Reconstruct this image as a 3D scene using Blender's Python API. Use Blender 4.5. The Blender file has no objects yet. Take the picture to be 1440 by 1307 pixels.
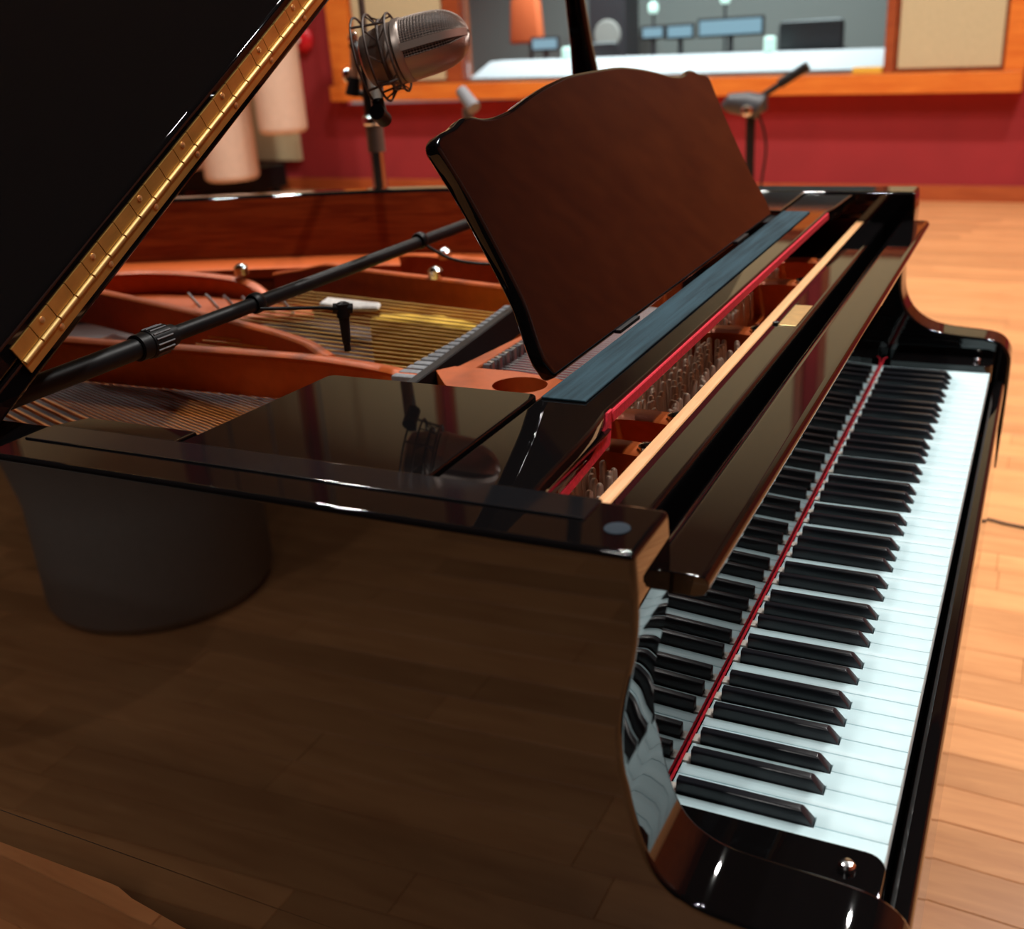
import bpy, bmesh, math, random
from mathutils import Vector, Matrix
random.seed(7)
SC = bpy.context.scene
COL = SC.collection
PI = math.pi

# ------------------------------------------------------------------ camera, world, lights, exposure
F_PX = 1503.755
CAM = Vector((-0.65669, -0.05095, 0.58498))
RIGHT = Vector((0.43167777, -0.90000961, -0.06030755))
UP = Vector((0.36583596, 0.11357183, 0.92372371))
FWD = Vector((0.82451098, 0.42081366, -0.37828232))
cd = bpy.data.cameras.new('camera'); co = bpy.data.objects.new('camera', cd); COL.objects.link(co)
B = -FWD
co.matrix_world = Matrix(((RIGHT.x, UP.x, B.x, CAM.x), (RIGHT.y, UP.y, B.y, CAM.y), (RIGHT.z, UP.z, B.z, CAM.z), (0, 0, 0, 1)))
cd.sensor_fit = 'HORIZONTAL'; cd.sensor_width = 36.0; cd.lens = F_PX / 1440 * 36
cd.clip_start = 0.02; cd.clip_end = 60
cd.dof.use_dof = True; cd.dof.focus_distance = 1.02; cd.dof.aperture_fstop = 5.6
SC.camera = co

SC.view_settings.view_transform = 'Standard'
SC.view_settings.look = 'None'
SC.view_settings.exposure = 0.0
SC.view_settings.gamma = 1.0
SC.view_settings.use_curve_mapping = False

wd = bpy.data.worlds.new('studio_world'); SC.world = wd; wd.use_nodes = True
wd.node_tree.nodes['Background'].inputs[0].default_value = (0.9, 0.85, 0.8, 1)
wd.node_tree.nodes['Background'].inputs[1].default_value = 0.02

CEIL = 5.0
FLOOR = -0.73
def lamp(x, y, w, r=0.085, col=(1, 0.97, 0.92), z=CEIL - 0.06, name='ceiling_or_fill_lamp'):
    l = bpy.data.lights.new(name, 'AREA'); l.shape = 'DISK'; l.size = 2 * r; l.energy = w; l.spread = 2.5; l.color = col
    o = bpy.data.objects.new(name, l); o.location = (x, y, z); COL.objects.link(o)
    return o
for x, y, w in ((5.0, -0.9, 100), (5.1, 2.4, 105), (5.2, 5.2, 95), (3.1, -0.9, 70), (3.0, 1.6, 60), (3.1, 4.0, 50),
                (1.7, -1.4, 82), (1.6, 1.2, 66), (1.4, 3.6, 32), (-0.9, -1.5, 20), (-1.6, 1.8, 6), (-4.25, 1.1, 75)):  # last entry is an added fill to brighten the floor under the piano
    lamp(x, y, w)

# ------------------------------------------------------------------ helpers: materials
def new_mat(name):
    m = bpy.data.materials.new(name); m.use_nodes = True
    nt = m.node_tree; b = nt.nodes['Principled BSDF']
    return m, nt, b
def sock(b, n, v):
    if n in b.inputs: b.inputs[n].default_value = v
def mat(name, col, rough=0.5, metal=0.0, ior=1.5, coat=0.0, noise=0.0, nscale=40.0, bump=0.0, bscale=200.0, stretch=(1, 1, 1), rvar=0.0, emis=None, estr=0.0):
    m, nt, b = new_mat(name)
    sock(b, 'Base Color', (*col, 1)); sock(b, 'Roughness', rough); sock(b, 'Metallic', metal); sock(b, 'IOR', ior)
    if coat: sock(b, 'Coat Weight', coat); sock(b, 'Coat Roughness', 0.05)
    if emis: sock(b, 'Emission Color', (*emis, 1)); sock(b, 'Emission Strength', estr)
    tc = nt.nodes.new('ShaderNodeTexCoord'); mp = nt.nodes.new('ShaderNodeMapping')
    mp.inputs['Scale'].default_value = stretch
    nt.links.new(tc.outputs['Object'], mp.inputs[0])
    if noise or rvar:
        n = nt.nodes.new('ShaderNodeTexNoise'); n.inputs['Scale'].default_value = nscale; n.inputs['Detail'].default_value = 5
        nt.links.new(mp.outputs[0], n.inputs['Vector'])
    if noise:
        mx = nt.nodes.new('ShaderNodeMix'); mx.data_type = 'RGBA'
        mx.inputs['A'].default_value = (*[c * (1 - noise) for c in col], 1)
        mx.inputs['B'].default_value = (*[min(1, c * (1 + noise)) for c in col], 1)
        rp = nt.nodes.new('ShaderNodeMapRange'); rp.inputs[1].default_value = 0.3; rp.inputs[2].default_value = 0.7
        nt.links.new(n.outputs['Fac'], rp.inputs[0]); nt.links.new(rp.outputs[0], mx.inputs['Factor'])
        nt.links.new(mx.outputs['Result'], b.inputs['Base Color'])
    if rvar:
        rr = nt.nodes.new('ShaderNodeMapRange'); rr.inputs[3].default_value = max(0.01, rough - rvar); rr.inputs[4].default_value = rough + rvar
        nt.links.new(n.outputs['Fac'], rr.inputs[0]); nt.links.new(rr.outputs[0], b.inputs['Roughness'])
    if bump:
        n2 = nt.nodes.new('ShaderNodeTexNoise'); n2.inputs['Scale'].default_value = bscale; n2.inputs['Detail'].default_value = 4
        nt.links.new(mp.outputs[0], n2.inputs['Vector'])
        bp = nt.nodes.new('ShaderNodeBump'); bp.inputs['Strength'].default_value = bump; bp.inputs['Distance'].default_value = 0.002
        nt.links.new(n2.outputs['Fac'], bp.inputs['Height']); nt.links.new(bp.outputs[0], b.inputs['Normal'])
    return m
def wood(name, c1, c2, rough=0.35, scale=6.0, stretch=(1, 1, 1), island=0.0, coat=0.0):
    m, nt, b = new_mat(name)
    sock(b, 'Roughness', rough)
    if coat: sock(b, 'Coat Weight', coat); sock(b, 'Coat Roughness', 0.08)
    tc = nt.nodes.new('ShaderNodeTexCoord'); mp = nt.nodes.new('ShaderNodeMapping'); mp.inputs['Scale'].default_value = stretch
    nt.links.new(tc.outputs['Object'], mp.inputs[0])
    n = nt.nodes.new('ShaderNodeTexNoise'); n.inputs['Scale'].default_value = scale; n.inputs['Detail'].default_value = 8; n.inputs['Roughness'].default_value = 0.6
    n.inputs['Distortion'].default_value = 0.6
    nt.links.new(mp.outputs[0], n.inputs['Vector'])
    rp = nt.nodes.new('ShaderNodeValToRGB'); rp.color_ramp.elements[0].position = 0.3; rp.color_ramp.elements[1].position = 0.72
    rp.color_ramp.elements[0].color = (*c1, 1); rp.color_ramp.elements[1].color = (*c2, 1)
    nt.links.new(n.outputs['Fac'], rp.inputs[0])
    out = rp.outputs[0]
    if island:
        g = nt.nodes.new('ShaderNodeNewGeometry'); oi = nt.nodes.new('ShaderNodeObjectInfo')
        ad = nt.nodes.new('ShaderNodeMath'); ad.operation = 'ADD'
        nt.links.new(g.outputs['Random Per Island'], ad.inputs[0]); nt.links.new(oi.outputs['Random'], ad.inputs[1])
        fr = nt.nodes.new('ShaderNodeMath'); fr.operation = 'FRACT'; nt.links.new(ad.outputs[0], fr.inputs[0])
        mr = nt.nodes.new('ShaderNodeMapRange'); mr.inputs[3].default_value = 1 - island; mr.inputs[4].default_value = 1 + island * 0.5
        nt.links.new(fr.outputs[0], mr.inputs[0])
        mm = nt.nodes.new('ShaderNodeVectorMath'); mm.operation = 'SCALE'
        nt.links.new(out, mm.inputs[0]); nt.links.new(mr.outputs[0], mm.inputs['Scale']); out = mm.outputs[0]
    nt.links.new(out, b.inputs['Base Color'])
    return m

M = {}
M['lacquer'] = mat('black_lacquer', (0.003, 0.0026, 0.0028), 0.024, ior=1.5, rvar=0.008, nscale=9)
M['dusty'] = mat('dusty_lacquer', (0.006, 0.006, 0.007), 0.07, ior=1.52, rvar=0.03, nscale=14)
M['glint'] = mat('grey_blue_glint', (0.020, 0.028, 0.038), 0.8, ior=1.2)  # colour of the painted lamp reflection on the bass arm
M['wire_black'] = mat('black_metal', (0.006, 0.006, 0.007), 0.42, ior=1.33, rvar=0.08, nscale=30)
M['copper'] = mat('bronze_plate_paint', (0.56, 0.105, 0.016), 0.42, metal=0.2, noise=0.08, nscale=60, bump=0.05, bscale=400)
M['mahogany'] = wood('mahogany_veneer', (0.12, 0.012, 0.003), (0.25, 0.038, 0.008), 0.25, 5, (1.2, 1.2, 14), coat=0.4)
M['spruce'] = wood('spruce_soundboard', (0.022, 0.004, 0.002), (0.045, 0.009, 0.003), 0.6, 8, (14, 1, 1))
M['rawwood'] = wood('raw_edge_wood', (0.62, 0.30, 0.12), (0.80, 0.42, 0.19), 0.5, 8, (2, 30, 30))
M['brass'] = mat('polished_brass', (0.74, 0.42, 0.11), 0.40, metal=0.8, noise=0.12, nscale=30, rvar=0.08, stretch=(1, 8, 1))
M['brass_bright'] = mat('worn_brass_barrel', (0.82, 0.60, 0.25), 0.52, metal=1.0, noise=0.1, nscale=80)
M['gold'] = mat('gold_label', (0.85, 0.60, 0.28), 0.3, metal=0.8, noise=0.08, nscale=120)
M['copper_wire'] = mat('copper_string', (0.95, 0.36, 0.10), 0.5, metal=0.0, ior=1.3)
M['brass_wire'] = mat('golden_string', (0.92, 0.57, 0.17), 0.35, metal=0.3)
M['steel'] = mat('steel_string', (0.62, 0.62, 0.62), 0.28, metal=1.0)
M['pin'] = mat('nickel_tuning_pin', (0.66, 0.50, 0.40), 0.42, metal=0.7)
M['chrome'] = mat('chrome', (0.78, 0.78, 0.78), 0.12, metal=1.0)
M['ivory'] = mat('white_key_plastic', (0.57, 0.76, 0.81), 0.42, ior=1.38, noise=0.015, nscale=8)
M['keystick'] = mat('key_stick', (0.62, 0.58, 0.52), 0.6)
M['ebony'] = mat('black_key_plastic', (0.010, 0.011, 0.015), 0.30, bump=0.04, bscale=900)
M['redfelt'] = mat('red_felt', (0.56, 0.004, 0.022), 0.85, noise=0.25, nscale=300, bump=0.4, bscale=900)
M['winefelt'] = mat('wine_felt', (0.26, 0.03, 0.045), 0.9, noise=0.2, nscale=200)
M['bluecloth'] = mat('blue_grey_cloth', (0.019, 0.042, 0.056), 0.85, ior=1.25, noise=0.4, nscale=30, bump=0.3, bscale=700, stretch=(0.25, 5, 1))
M['greyfelt'] = mat('grey_felt', (0.20, 0.20, 0.21), 0.9, noise=0.2, nscale=200)
M['yellowfelt'] = mat('yellow_felt', (0.75, 0.46, 0.05), 0.9)
M['whitefelt'] = mat('white_felt', (0.62, 0.58, 0.55), 0.9, noise=0.2, nscale=150)
M['floor'] = wood('oak_parquet', (0.54, 0.225, 0.085), (0.72, 0.335, 0.135), 0.33, 4.0, (9, 1.0, 1), island=0.22)
M['redwall'] = mat('red_wall_fabric', (0.30, 0.018, 0.020), 0.9, noise=0.08, nscale=3, bump=0.1, bscale=300)
M['orange'] = wood('orange_stained_wood', (0.62, 0.13, 0.016), (0.80, 0.24, 0.035), 0.35, 3, (1, 1, 10), coat=0.3)
M['brownwood'] = wood('brown_wood_panelling', (0.24, 0.045, 0.008), (0.38, 0.085, 0.018), 0.4, 3, (4, 4, 1))
M['baseboard'] = wood('reddish_baseboard_wood', (0.34, 0.062, 0.015), (0.46, 0.10, 0.025), 0.4, 3, (1, 1, 8))
M['trimwood'] = wood('dark_trim_wood', (0.26, 0.05, 0.015), (0.36, 0.08, 0.02), 0.4, 3, (1, 1, 8))
M['beige'] = mat('beige_acoustic_fabric', (0.52, 0.44, 0.26), 0.95, noise=0.06, nscale=60, bump=0.2, bscale=300)
M['cream'] = mat('cream_fabric', (0.68, 0.50, 0.38), 0.95, noise=0.04, nscale=20, bump=0.2, bscale=200)
M['ceiling'] = mat('charcoal_ceiling', (0.012, 0.012, 0.014), 0.95)
M['greywall'] = mat('control_room_grey', (0.20, 0.21, 0.20), 0.9)
M['sillwhite'] = mat('pale_sill', (0.50, 0.49, 0.52), 0.6)
M['darkplastic'] = mat('dark_plastic', (0.03, 0.03, 0.035), 0.5)
M['screen'] = mat('blue_screen', (0.05, 0.08, 0.1), 0.4, emis=(0.35, 0.55, 0.68), estr=0.75)
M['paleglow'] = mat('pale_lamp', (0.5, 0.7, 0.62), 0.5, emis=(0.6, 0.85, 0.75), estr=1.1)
M['orangeplastic'] = mat('orange_fabric', (0.80, 0.16, 0.05), 0.6)
M['greyfabric'] = mat('grey_upholstery', (0.30, 0.28, 0.26), 0.95, noise=0.06, nscale=60)
M['redplastic'] = mat('red_plastic', (0.62, 0.01, 0.02), 0.35)
M['micgrey'] = mat('satin_nickel', (0.52, 0.43, 0.38), 0.42, metal=0.75)
M['micdark'] = mat('grille_interior', (0.05, 0.04, 0.036), 0.6, metal=0.3)
M['elastic'] = mat('grey_brown_wire', (0.11, 0.085, 0.075), 0.5, metal=0.3)
M['salmon'] = mat('bronze_tube', (0.70, 0.42, 0.28), 0.35, metal=0.6)
m, nt, b = new_mat('window_glass')
nt.nodes.remove(b)
tr = nt.nodes.new('ShaderNodeBsdfTransparent'); tr.inputs[0].default_value = (0.90, 0.95, 0.95, 1)
gl = nt.nodes.new('ShaderNodeBsdfGlossy'); gl.inputs['Roughness'].default_value = 0.02
fr = nt.nodes.new('ShaderNodeFresnel'); fr.inputs[0].default_value = 1.5
mx = nt.nodes.new('ShaderNodeMixShader')
nt.links.new(fr.outputs[0], mx.inputs[0]); nt.links.new(tr.outputs[0], mx.inputs[1]); nt.links.new(gl.outputs[0], mx.inputs[2])
nt.links.new(mx.outputs[0], nt.nodes['Material Output'].inputs[0])
M['glass'] = m

# ------------------------------------------------------------------ helpers: geometry
def link(name, me, m, parent=None, loc=None):
    o = bpy.data.objects.new(name, me); COL.objects.link(o)
    if m is not None:
        for k in (m if isinstance(m, (list, tuple)) else [m]):
            me.materials.append(M[k])
    if parent is not None:
        o.parent = parent
    if loc is not None: o.location = loc
    elif parent is not None: o.location = -wloc(parent)
    return o
def wloc(o):
    v = Vector((0, 0, 0))
    while o is not None:
        v += o.location; o = o.parent
    return v
def finish(bm, name, m, parent=None, loc=None, smooth=True, ang=38, wn=False):
    bmesh.ops.recalc_face_normals(bm, faces=bm.faces)
    if smooth:
        for f in bm.faces: f.smooth = True
        a = math.radians(ang)
        for e in bm.edges:
            if len(e.link_faces) == 2:
                try:
                    if e.calc_face_angle() > a: e.smooth = False
                except ValueError: pass
            else: e.smooth = False
    me = bpy.data.meshes.new(name); bm.to_mesh(me); bm.free()
    o = link(name, me, m, parent, loc)
    if wn:
        w = o.modifiers.new('wn', 'WEIGHTED_NORMAL'); w.keep_sharp = True; w.weight = 100
    return o
def AX(axis, a, p):
    if axis == 'x': return (a, p[0], p[1])
    if axis == 'y': return (p[0], a, p[1])
    return (p[0], p[1], a)
def add_prism(bm, poly, axis, a, b):
    va = [bm.verts.new(AX(axis, a, p)) for p in poly]; vb = [bm.verts.new(AX(axis, b, p)) for p in poly]
    n = len(poly); fs = []
    fs.append(bm.faces.new(va)); fs.append(bm.faces.new(vb[::-1]))
    for i in range(n):
        fs.append(bm.faces.new((va[i], vb[i], vb[(i + 1) % n], va[(i + 1) % n])))
    return va + vb, fs
def bevel_bm(bm, w, seg=3, ang=32, test=None):
    bmesh.ops.recalc_face_normals(bm, faces=bm.faces)
    es = []
    for e in bm.edges:
        if len(e.link_faces) == 2 and e.calc_face_angle() > math.radians(ang):
            if test is None or test(e): es.append(e)
    if es and w > 0:
        bmesh.ops.bevel(bm, geom=es, offset=w, segments=seg, profile=0.5, affect='EDGES', clamp_overlap=True)
def prism(name, poly, axis, a, b, m, parent=None, bevel=0.0, seg=3, test=None, ang=32, wn=None, loc=None):
    bm = bmesh.new(); add_prism(bm, poly, axis, a, b)
    if bevel: bevel_bm(bm, bevel, seg, ang, test)
    return finish(bm, name, m, parent, loc, wn=(bevel > 0) if wn is None else wn)
def add_box(bm, x0, x1, y0, y1, z0, z1):
    return add_prism(bm, [(x0, y0), (x1, y0), (x1, y1), (x0, y1)], 'z', z0, z1)
def box(name, x0, x1, y0, y1, z0, z1, m, parent=None, bevel=0.0, seg=2, loc=None):
    bm = bmesh.new(); add_box(bm, x0, x1, y0, y1, z0, z1)
    if bevel: bevel_bm(bm, bevel, seg)
    return finish(bm, name, m, parent, loc, wn=bevel > 0)
def frame_of(d):
    d = Vector(d).normalized(); a = Vector((0, 0, 1)) if abs(d.z) < 0.9 else Vector((1, 0, 0))
    u = d.cross(a).normalized(); return u, d.cross(u).normalized()
def add_tube(bm, pts, r, seg=12, caps=True):
    pts = [Vector(p) for p in pts]; n = len(pts)
    rs = r if isinstance(r, (list, tuple)) else [r] * n
    rings = []; pu = None
    for i, p in enumerate(pts):
        d = (pts[min(i + 1, n - 1)] - pts[max(i - 1, 0)])
        if d.length < 1e-9: d = Vector((0, 0, 1))
        d.normalize()
        if pu is None: u, v = frame_of(d)
        else:
            u = (pu - d * pu.dot(d)).normalized(); v = d.cross(u)
        pu = u
        rings.append([bm.verts.new(p + (u * math.cos(2 * PI * k / seg) + v * math.sin(2 * PI * k / seg)) * rs[i]) for k in range(seg)])
    for i in range(n - 1):
        for k in range(seg):
            bm.faces.new((rings[i][k], rings[i][(k + 1) % seg], rings[i + 1][(k + 1) % seg], rings[i + 1][k]))
    if caps:
        bm.faces.new(rings[0][::-1]); bm.faces.new(rings[-1])
def tube(name, pts, r, m, parent=None, seg=12, loc=None):
    bm = bmesh.new(); add_tube(bm, pts, r, seg)
    return finish(bm, name, m, parent, loc, ang=50)
def step_tube(a, b, prof, n=None):
    """points and radii along a-b for a stepped profile [(t, r)...]"""
    a = Vector(a); b = Vector(b)
    return [a + (b - a) * t for t, r in prof], [r for t, r in prof]
def catmull(P, n=6, closed=False):
    out = []; L = len(P)
    for i in range(L if closed else L - 1):
        g = lambda k: P[k % L] if closed else P[max(0, min(L - 1, k))]
        p0, p1, p2, p3 = g(i - 1), g(i), g(i + 1), g(i + 2)
        for k in range(n):
            t = k / n
            out.append(tuple(0.5 * (2 * b1 + (c - a1) * t + (2 * a1 - 5 * b1 + 4 * c - d) * t * t + (-a1 + 3 * b1 - 3 * c + d) * t ** 3)
                             for a1, b1, c, d in zip(p0, p1, p2, p3)))
    if not closed: out.append(tuple(P[-1]))
    return out
def offset2(path, d):
    out = []; n = len(path)
    for i in range(n):
        a = Vector(path[max(i - 1, 0)]); b2 = Vector(path[min(i + 1, n - 1)])
        t = (b2 - a).normalized(); nn = Vector((-t.y, t.x))
        out.append((path[i][0] + nn.x * d, path[i][1] + nn.y * d))
    return out
def empty(name, loc, label=None, cat=None, group=None):
    o = bpy.data.objects.new(name, None); COL.objects.link(o); o.location = loc; o.empty_display_size = 0.1
    return tag(o, label, cat, group)
def tag(o, label=None, cat=None, group=None, kind=None):
    if label: o['label'] = label
    if cat: o['category'] = cat
    if group: o['group'] = group
    if kind: o['kind'] = kind
    return o
def project(p):
    d = Vector(p) - CAM; z = d.dot(FWD)
    if z <= 0.05: return None
    return 720 + F_PX * d.dot(RIGHT) / z, 653.5 - F_PX * d.dot(UP) / z, z

# ------------------------------------------------------------------ the room
def W(s, d, z):      # along the far wall, out into the room, up
    return (7.5 + 0.06 * s - d, s + 0.06 * d, z)
def wbox(name, s0, s1, d0, d1, z0, z1, m, parent=None, tilt=0.0, bevel=0.0):
    bm = bmesh.new(); vs, _ = add_box(bm, s0, s1, d0, d1, z0, z1)
    if bevel: bevel_bm(bm, bevel, 2)
    for v in bm.verts:
        s, d, z = v.co; v.co = W(s, d, z + tilt * (s - 0.15))
    return finish(bm, name, m, parent, wn=bevel > 0)
TL = 0.0125          # the window joinery sits a touch out of level

floor = box('floor', -4.6, 10.6, -3.9, 8.6, FLOOR - 0.10, FLOOR - 0.022, 'trimwood'); tag(floor, 'warm oak strip parquet floor', kind='structure')
# parquet strips: nearest seen ones are parts, the rest one joined part
cand = []
row = 0
xw = 0.098
x = -4.5
while x < 7.95:
    off = random.uniform(0, 0.9); y = -3.8 - off
    while y < 8.0:
        L = random.choice((0.62, 0.8, 0.95, 1.15))
        cand.append((x, y, min(y + L, 8.2)))
        y += L
    x += xw; row += 1
def plank_bm(bm, x0, y0, y1):
    dz = random.uniform(-0.0004, 0.0004); g = 0.0007; e = 0.0012
    q = lambda a, b2: (a + 0.06 * (b2 - 2), b2)
    x1 = x0 + xw - g; y0 += g
    zt = FLOOR + dz
    lo = [bm.verts.new((*q(a, c), FLOOR - 0.022)) for a, c in ((x0, y0), (x1, y0), (x1, y1), (x0, y1))]
    mi = [bm.verts.new((*q(a, c), zt - e)) for a, c in ((x0, y0), (x1, y0), (x1, y1), (x0, y1))]
    hi = [bm.verts.new((*q(a, c), zt)) for a, c in ((x0 + e, y0 + e), (x1 - e, y0 + e), (x1 - e, y1 - e), (x0 + e, y1 - e))]
    for A, B2 in ((lo, mi), (mi, hi)):
        for i in range(4): bm.faces.new((A[i], A[(i + 1) % 4], B2[(i + 1) % 4], B2[i]))
    bm.faces.new(hi)
near = []; rest = []
for c in cand:
    best = None
    for fy in (0.1, 0.5, 0.9):
        px = c[0] + 0.05; py = c[1] + (c[2] - c[1]) * fy
        pr = project((px + 0.06 * (py - 2), py, FLOOR))
        if pr and -40 < pr[0] < 1480 and 240 < pr[1] < 1347:
            hid = 0.55 < px < 1.6 and py > 0.35 or (px > 1.35 and py > 0.9) or (px < 0.6 and py < 0.7 and py > 0.0)
            if not hid and (best is None or pr[2] < best): best = pr[2]
    (near if best is not None else rest).append((best or 0, c))
near.sort(key=lambda t: t[0])
rest += near[285:]; near = near[:285]
for _, c in near:
    bm = bmesh.new(); plank_bm(bm, *c); finish(bm, 'plank', 'floor', floor, smooth=False)
bm = bmesh.new()
for _, c in rest: plank_bm(bm, *c)
o = finish(bm, 'parquet_field', 'floor', floor, smooth=False); tag(o, kind='stuff')

def wall_piece(s0, s1, z0, z1, parent, nm='wall_section'):
    return wbox(nm, s0, s1, -0.14, 0.0, z0, z1, 'redwall', parent)
wf = wbox('wall_far', -3.9, 8.6, -0.14, 0.0, FLOOR, 0.02, 'redwall'); tag(wf, 'red far wall below the control room window', kind='structure')
wall_piece(-0.25, 0.16, 0.02, CEIL, wf); wbox('wood_panelling', -3.9, -0.25, -0.14, 0.01, 0.02, CEIL, 'brownwood', wf); wall_piece(5.77, 8.6, 0.02, CEIL, wf); wall_piece(0.16, 5.77, 1.5, CEIL, wf)
tag(wbox('baseboard_far', -3.9, 8.4, 0.001, 0.03, FLOOR, -0.622, 'baseboard', bevel=0.004), 'orange brown wood baseboard under the red wall', kind='structure')
bb = box('wall_right', -4.6, 8.2, -3.9, -3.75, FLOOR, CEIL, 'brownwood'); tag(bb, 'brown wood panelled wall on the player side', kind='structure')
bk = box('wall_back', -4.6, -4.45, -3.75, 8.6, FLOOR, CEIL, 'ceiling'); tag(bk, 'dark wall behind the camera', kind='structure')
lf = box('wall_left', -4.45, 8.0, 8.3, 8.6, FLOOR, CEIL, 'redwall'); tag(lf, 'red wall beyond the piano tail', kind='structure')
ce = box('ceiling', -4.6, 10.6, -3.9, 8.6, CEIL, CEIL + 0.1, 'ceiling'); tag(ce, 'charcoal studio ceiling', kind='structure')

# the control room window and its panels
win = wbox('window_1', 0.16, 5.77, -0.10, 0.16, -0.005, 0.125, 'orange', tilt=TL, bevel=0.006); tag(win, 'wide control room window in an orange wood frame', kind='structure')
def wpart(nm, *a, **k): return wbox(nm, *a, **k)
wpart('window_frame', 0.16, 0.285, -0.10, 0.09, 0.125, 1.5, 'orange', win, tilt=TL, bevel=0.005)
wpart('window_frame', 5.54, 5.77, -0.10, 0.09, 0.125, 1.5, 'orange', win, tilt=TL, bevel=0.005)
wpart('window_frame', 0.285, 5.54, -0.10, 0.09, 1.36, 1.5, 'orange', win, tilt=TL, bevel=0.005)
wpart('window_post', 0.985, 1.05, -0.10, 0.07, 0.125, 1.36, 'trimwood', win, tilt=TL, bevel=0.004)
wpart('window_post', 4.43, 4.585, -0.10, 0.07, 0.125, 1.36, 'trimwood', win, tilt=TL, bevel=0.004)
for s0, s1 in ((0.287, 0.983), (4.587, 5.538)):
    f = wpart('panel_frame', s0, s1, -0.04, 0.035, 0.126, 1.358, 'trimwood', win, tilt=TL)
    wpart('fabric_panel', s0 + 0.022, s1 - 0.022, 0.035, 0.055, 0.150, 1.335, 'beige', win, tilt=TL, bevel=0.006)
bm = bmesh.new(); vs, _ = add_prism(bm, [(-0.051, 0.128), (-0.051, 0.150), (-0.40, 0.262), (-0.62, 0.262), (-0.62, 0.128)], 'x', 1.051, 4.429)
for v in bm.verts: v.co = W(v.co.x, v.co.y, v.co.z + TL * (v.co.x - 0.15))
finish(bm, 'window_sill', 'sillwhite', win)
wpart('glass_pane', 1.051, 4.429, -0.035, -0.025, 0.128, 1.36, 'glass', win, tilt=TL)
wpart('yellow_block', 1.06, 1.26, -0.02, 0.06, 0.126, 0.165, 'yellowfelt', win, tilt=TL, bevel=0.004)
# big fabric panels with wood frames higher on the far wall
for i in range(5):
    s0 = -0.2 + i * 1.72
    p = wbox('trim_%d' % (i + 1), s0, s0 + 1.60, 0.0, 0.04, 1.56, CEIL - 0.08, 'brownwood', bevel=0.004)
    tag(p, 'framed beige acoustic panel above the window', kind='structure')
    wbox('fabric_panel', s0 + 0.06, s0 + 1.54, 0.04, 0.06, 1.62, CEIL - 0.14, 'beige', p, bevel=0.006)
for i in range(4):
    x0 = -1.2 + i * 2.25
    p = box('trim_%d' % (i + 7), x0, x0 + 2.1, 8.26, 8.30, 1.2, CEIL - 0.08, 'brownwood', None, 0.004); tag(p, 'framed beige acoustic panel on the wall beyond the piano tail', kind='structure')
    box('fabric_panel', x0 + 0.06, x0 + 2.04, 8.24, 8.26, 1.26, CEIL - 0.14, 'beige', p, 0.006)
# control room behind the glass
cw = wbox('wall_control', -0.4, 6.4, -3.3, -3.2, FLOOR, CEIL, 'greywall'); tag(cw, 'grey rear wall of the control room', kind='structure')
for s0, s1 in ((-0.5, -0.4), (6.4, 6.5)):
    tag(wbox('wall_control_side', s0, s1, -3.3, -0.15, FLOOR, CEIL, 'greywall'), 'grey side wall of the control room', kind='structure')
CR = [lamp(*W(2.0, -1.2, 0)[:2], 120, 0.25, (0.9, 1, 1), 2.6), lamp(*W(4.0, -1.2, 0)[:2], 120, 0.25, (0.9, 1, 1), 2.6)]

def thing_w(nm, s, d, z, label, cat, group=None): return empty(nm, W(s, d, z), label, cat, group)
desk = thing_w('mixing_desk', 2.9, -1.9, FLOOR, 'long dark mixing desk seen through the control room window', 'desk')
wbox('desk_top', 1.6, 4.68, -2.3, -1.3, 0.06, 0.10, 'darkplastic', desk, bevel=0.01)
wbox('meter_bridge', 1.7, 4.2, -1.75, -1.5, 0.10, 0.26, 'darkplastic', desk, bevel=0.02)
for s in (1.75, 4.5): wbox('leg', s, s + 0.1, -2.2, -1.4, FLOOR, 0.06, 'darkplastic', desk)
def monitor(s0, s1, z0, z1, d, label, zb=0.262):
    t = thing_w('monitor', (s0 + s1) / 2, d, zb, label, 'screen')
    wbox('bezel', s0 - 0.02, s1 + 0.02, d - 0.03, d, z0 - 0.02, z1 + 0.02, 'darkplastic', t, bevel=0.004)
    wbox('screen', s0, s1, d + 0.0005, d + 0.004, z0, z1, 'screen', t)
    wbox('stand', (s0 + s1) / 2 - 0.02, (s0 + s1) / 2 + 0.02, d - 0.03, d - 0.005, zb, z0 - 0.02, 'darkplastic', t)
monitor(4.40, 4.66, 0.37, 0.46, -1.62, 'small blue screen left of the piano lid prop', 0.102)
monitor(3.33, 3.52, 0.42, 0.50, -1.62, 'smallest blue screen right of the lid prop')
monitor(3.05, 3.28, 0.41, 0.50, -1.62, 'middle blue screen right of the lid prop')
monitor(2.42, 2.98, 0.41, 0.53, -1.62, 'widest blue screen above the music rack')
def bulb(s, z, d, zb, label, h=0.10):
    t = thing_w('desk_lamp', s, d, zb, label, 'lamp')
    bm = bmesh.new(); pts, rs = step_tube(W(s, d, z), W(s, d, z + h), [(0, 0.02), (0.1, 0.04), (0.5, 0.05), (0.9, 0.04), (1, 0.01)])
    add_tube(bm, pts, rs, 12); finish(bm, 'bulb', 'paleglow', t)
    tube('stem', [W(s, d, zb), W(s, d, z)], 0.012, 'darkplastic', t, 8)
bulb(3.55, 0.62, -1.95, 0.102, 'pale lamp above the top curve of the music rack')
bulb(2.86, 0.66, -1.95, 0.102, 'pale lamp at the top edge, right of the middle')
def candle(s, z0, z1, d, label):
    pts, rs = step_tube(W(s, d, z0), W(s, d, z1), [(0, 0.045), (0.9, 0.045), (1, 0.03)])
    bm = bmesh.new(); add_tube(bm, pts, rs, 12); o = finish(bm, 'glass_cup', 'paleglow'); tag(o, label, 'cup')
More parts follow.
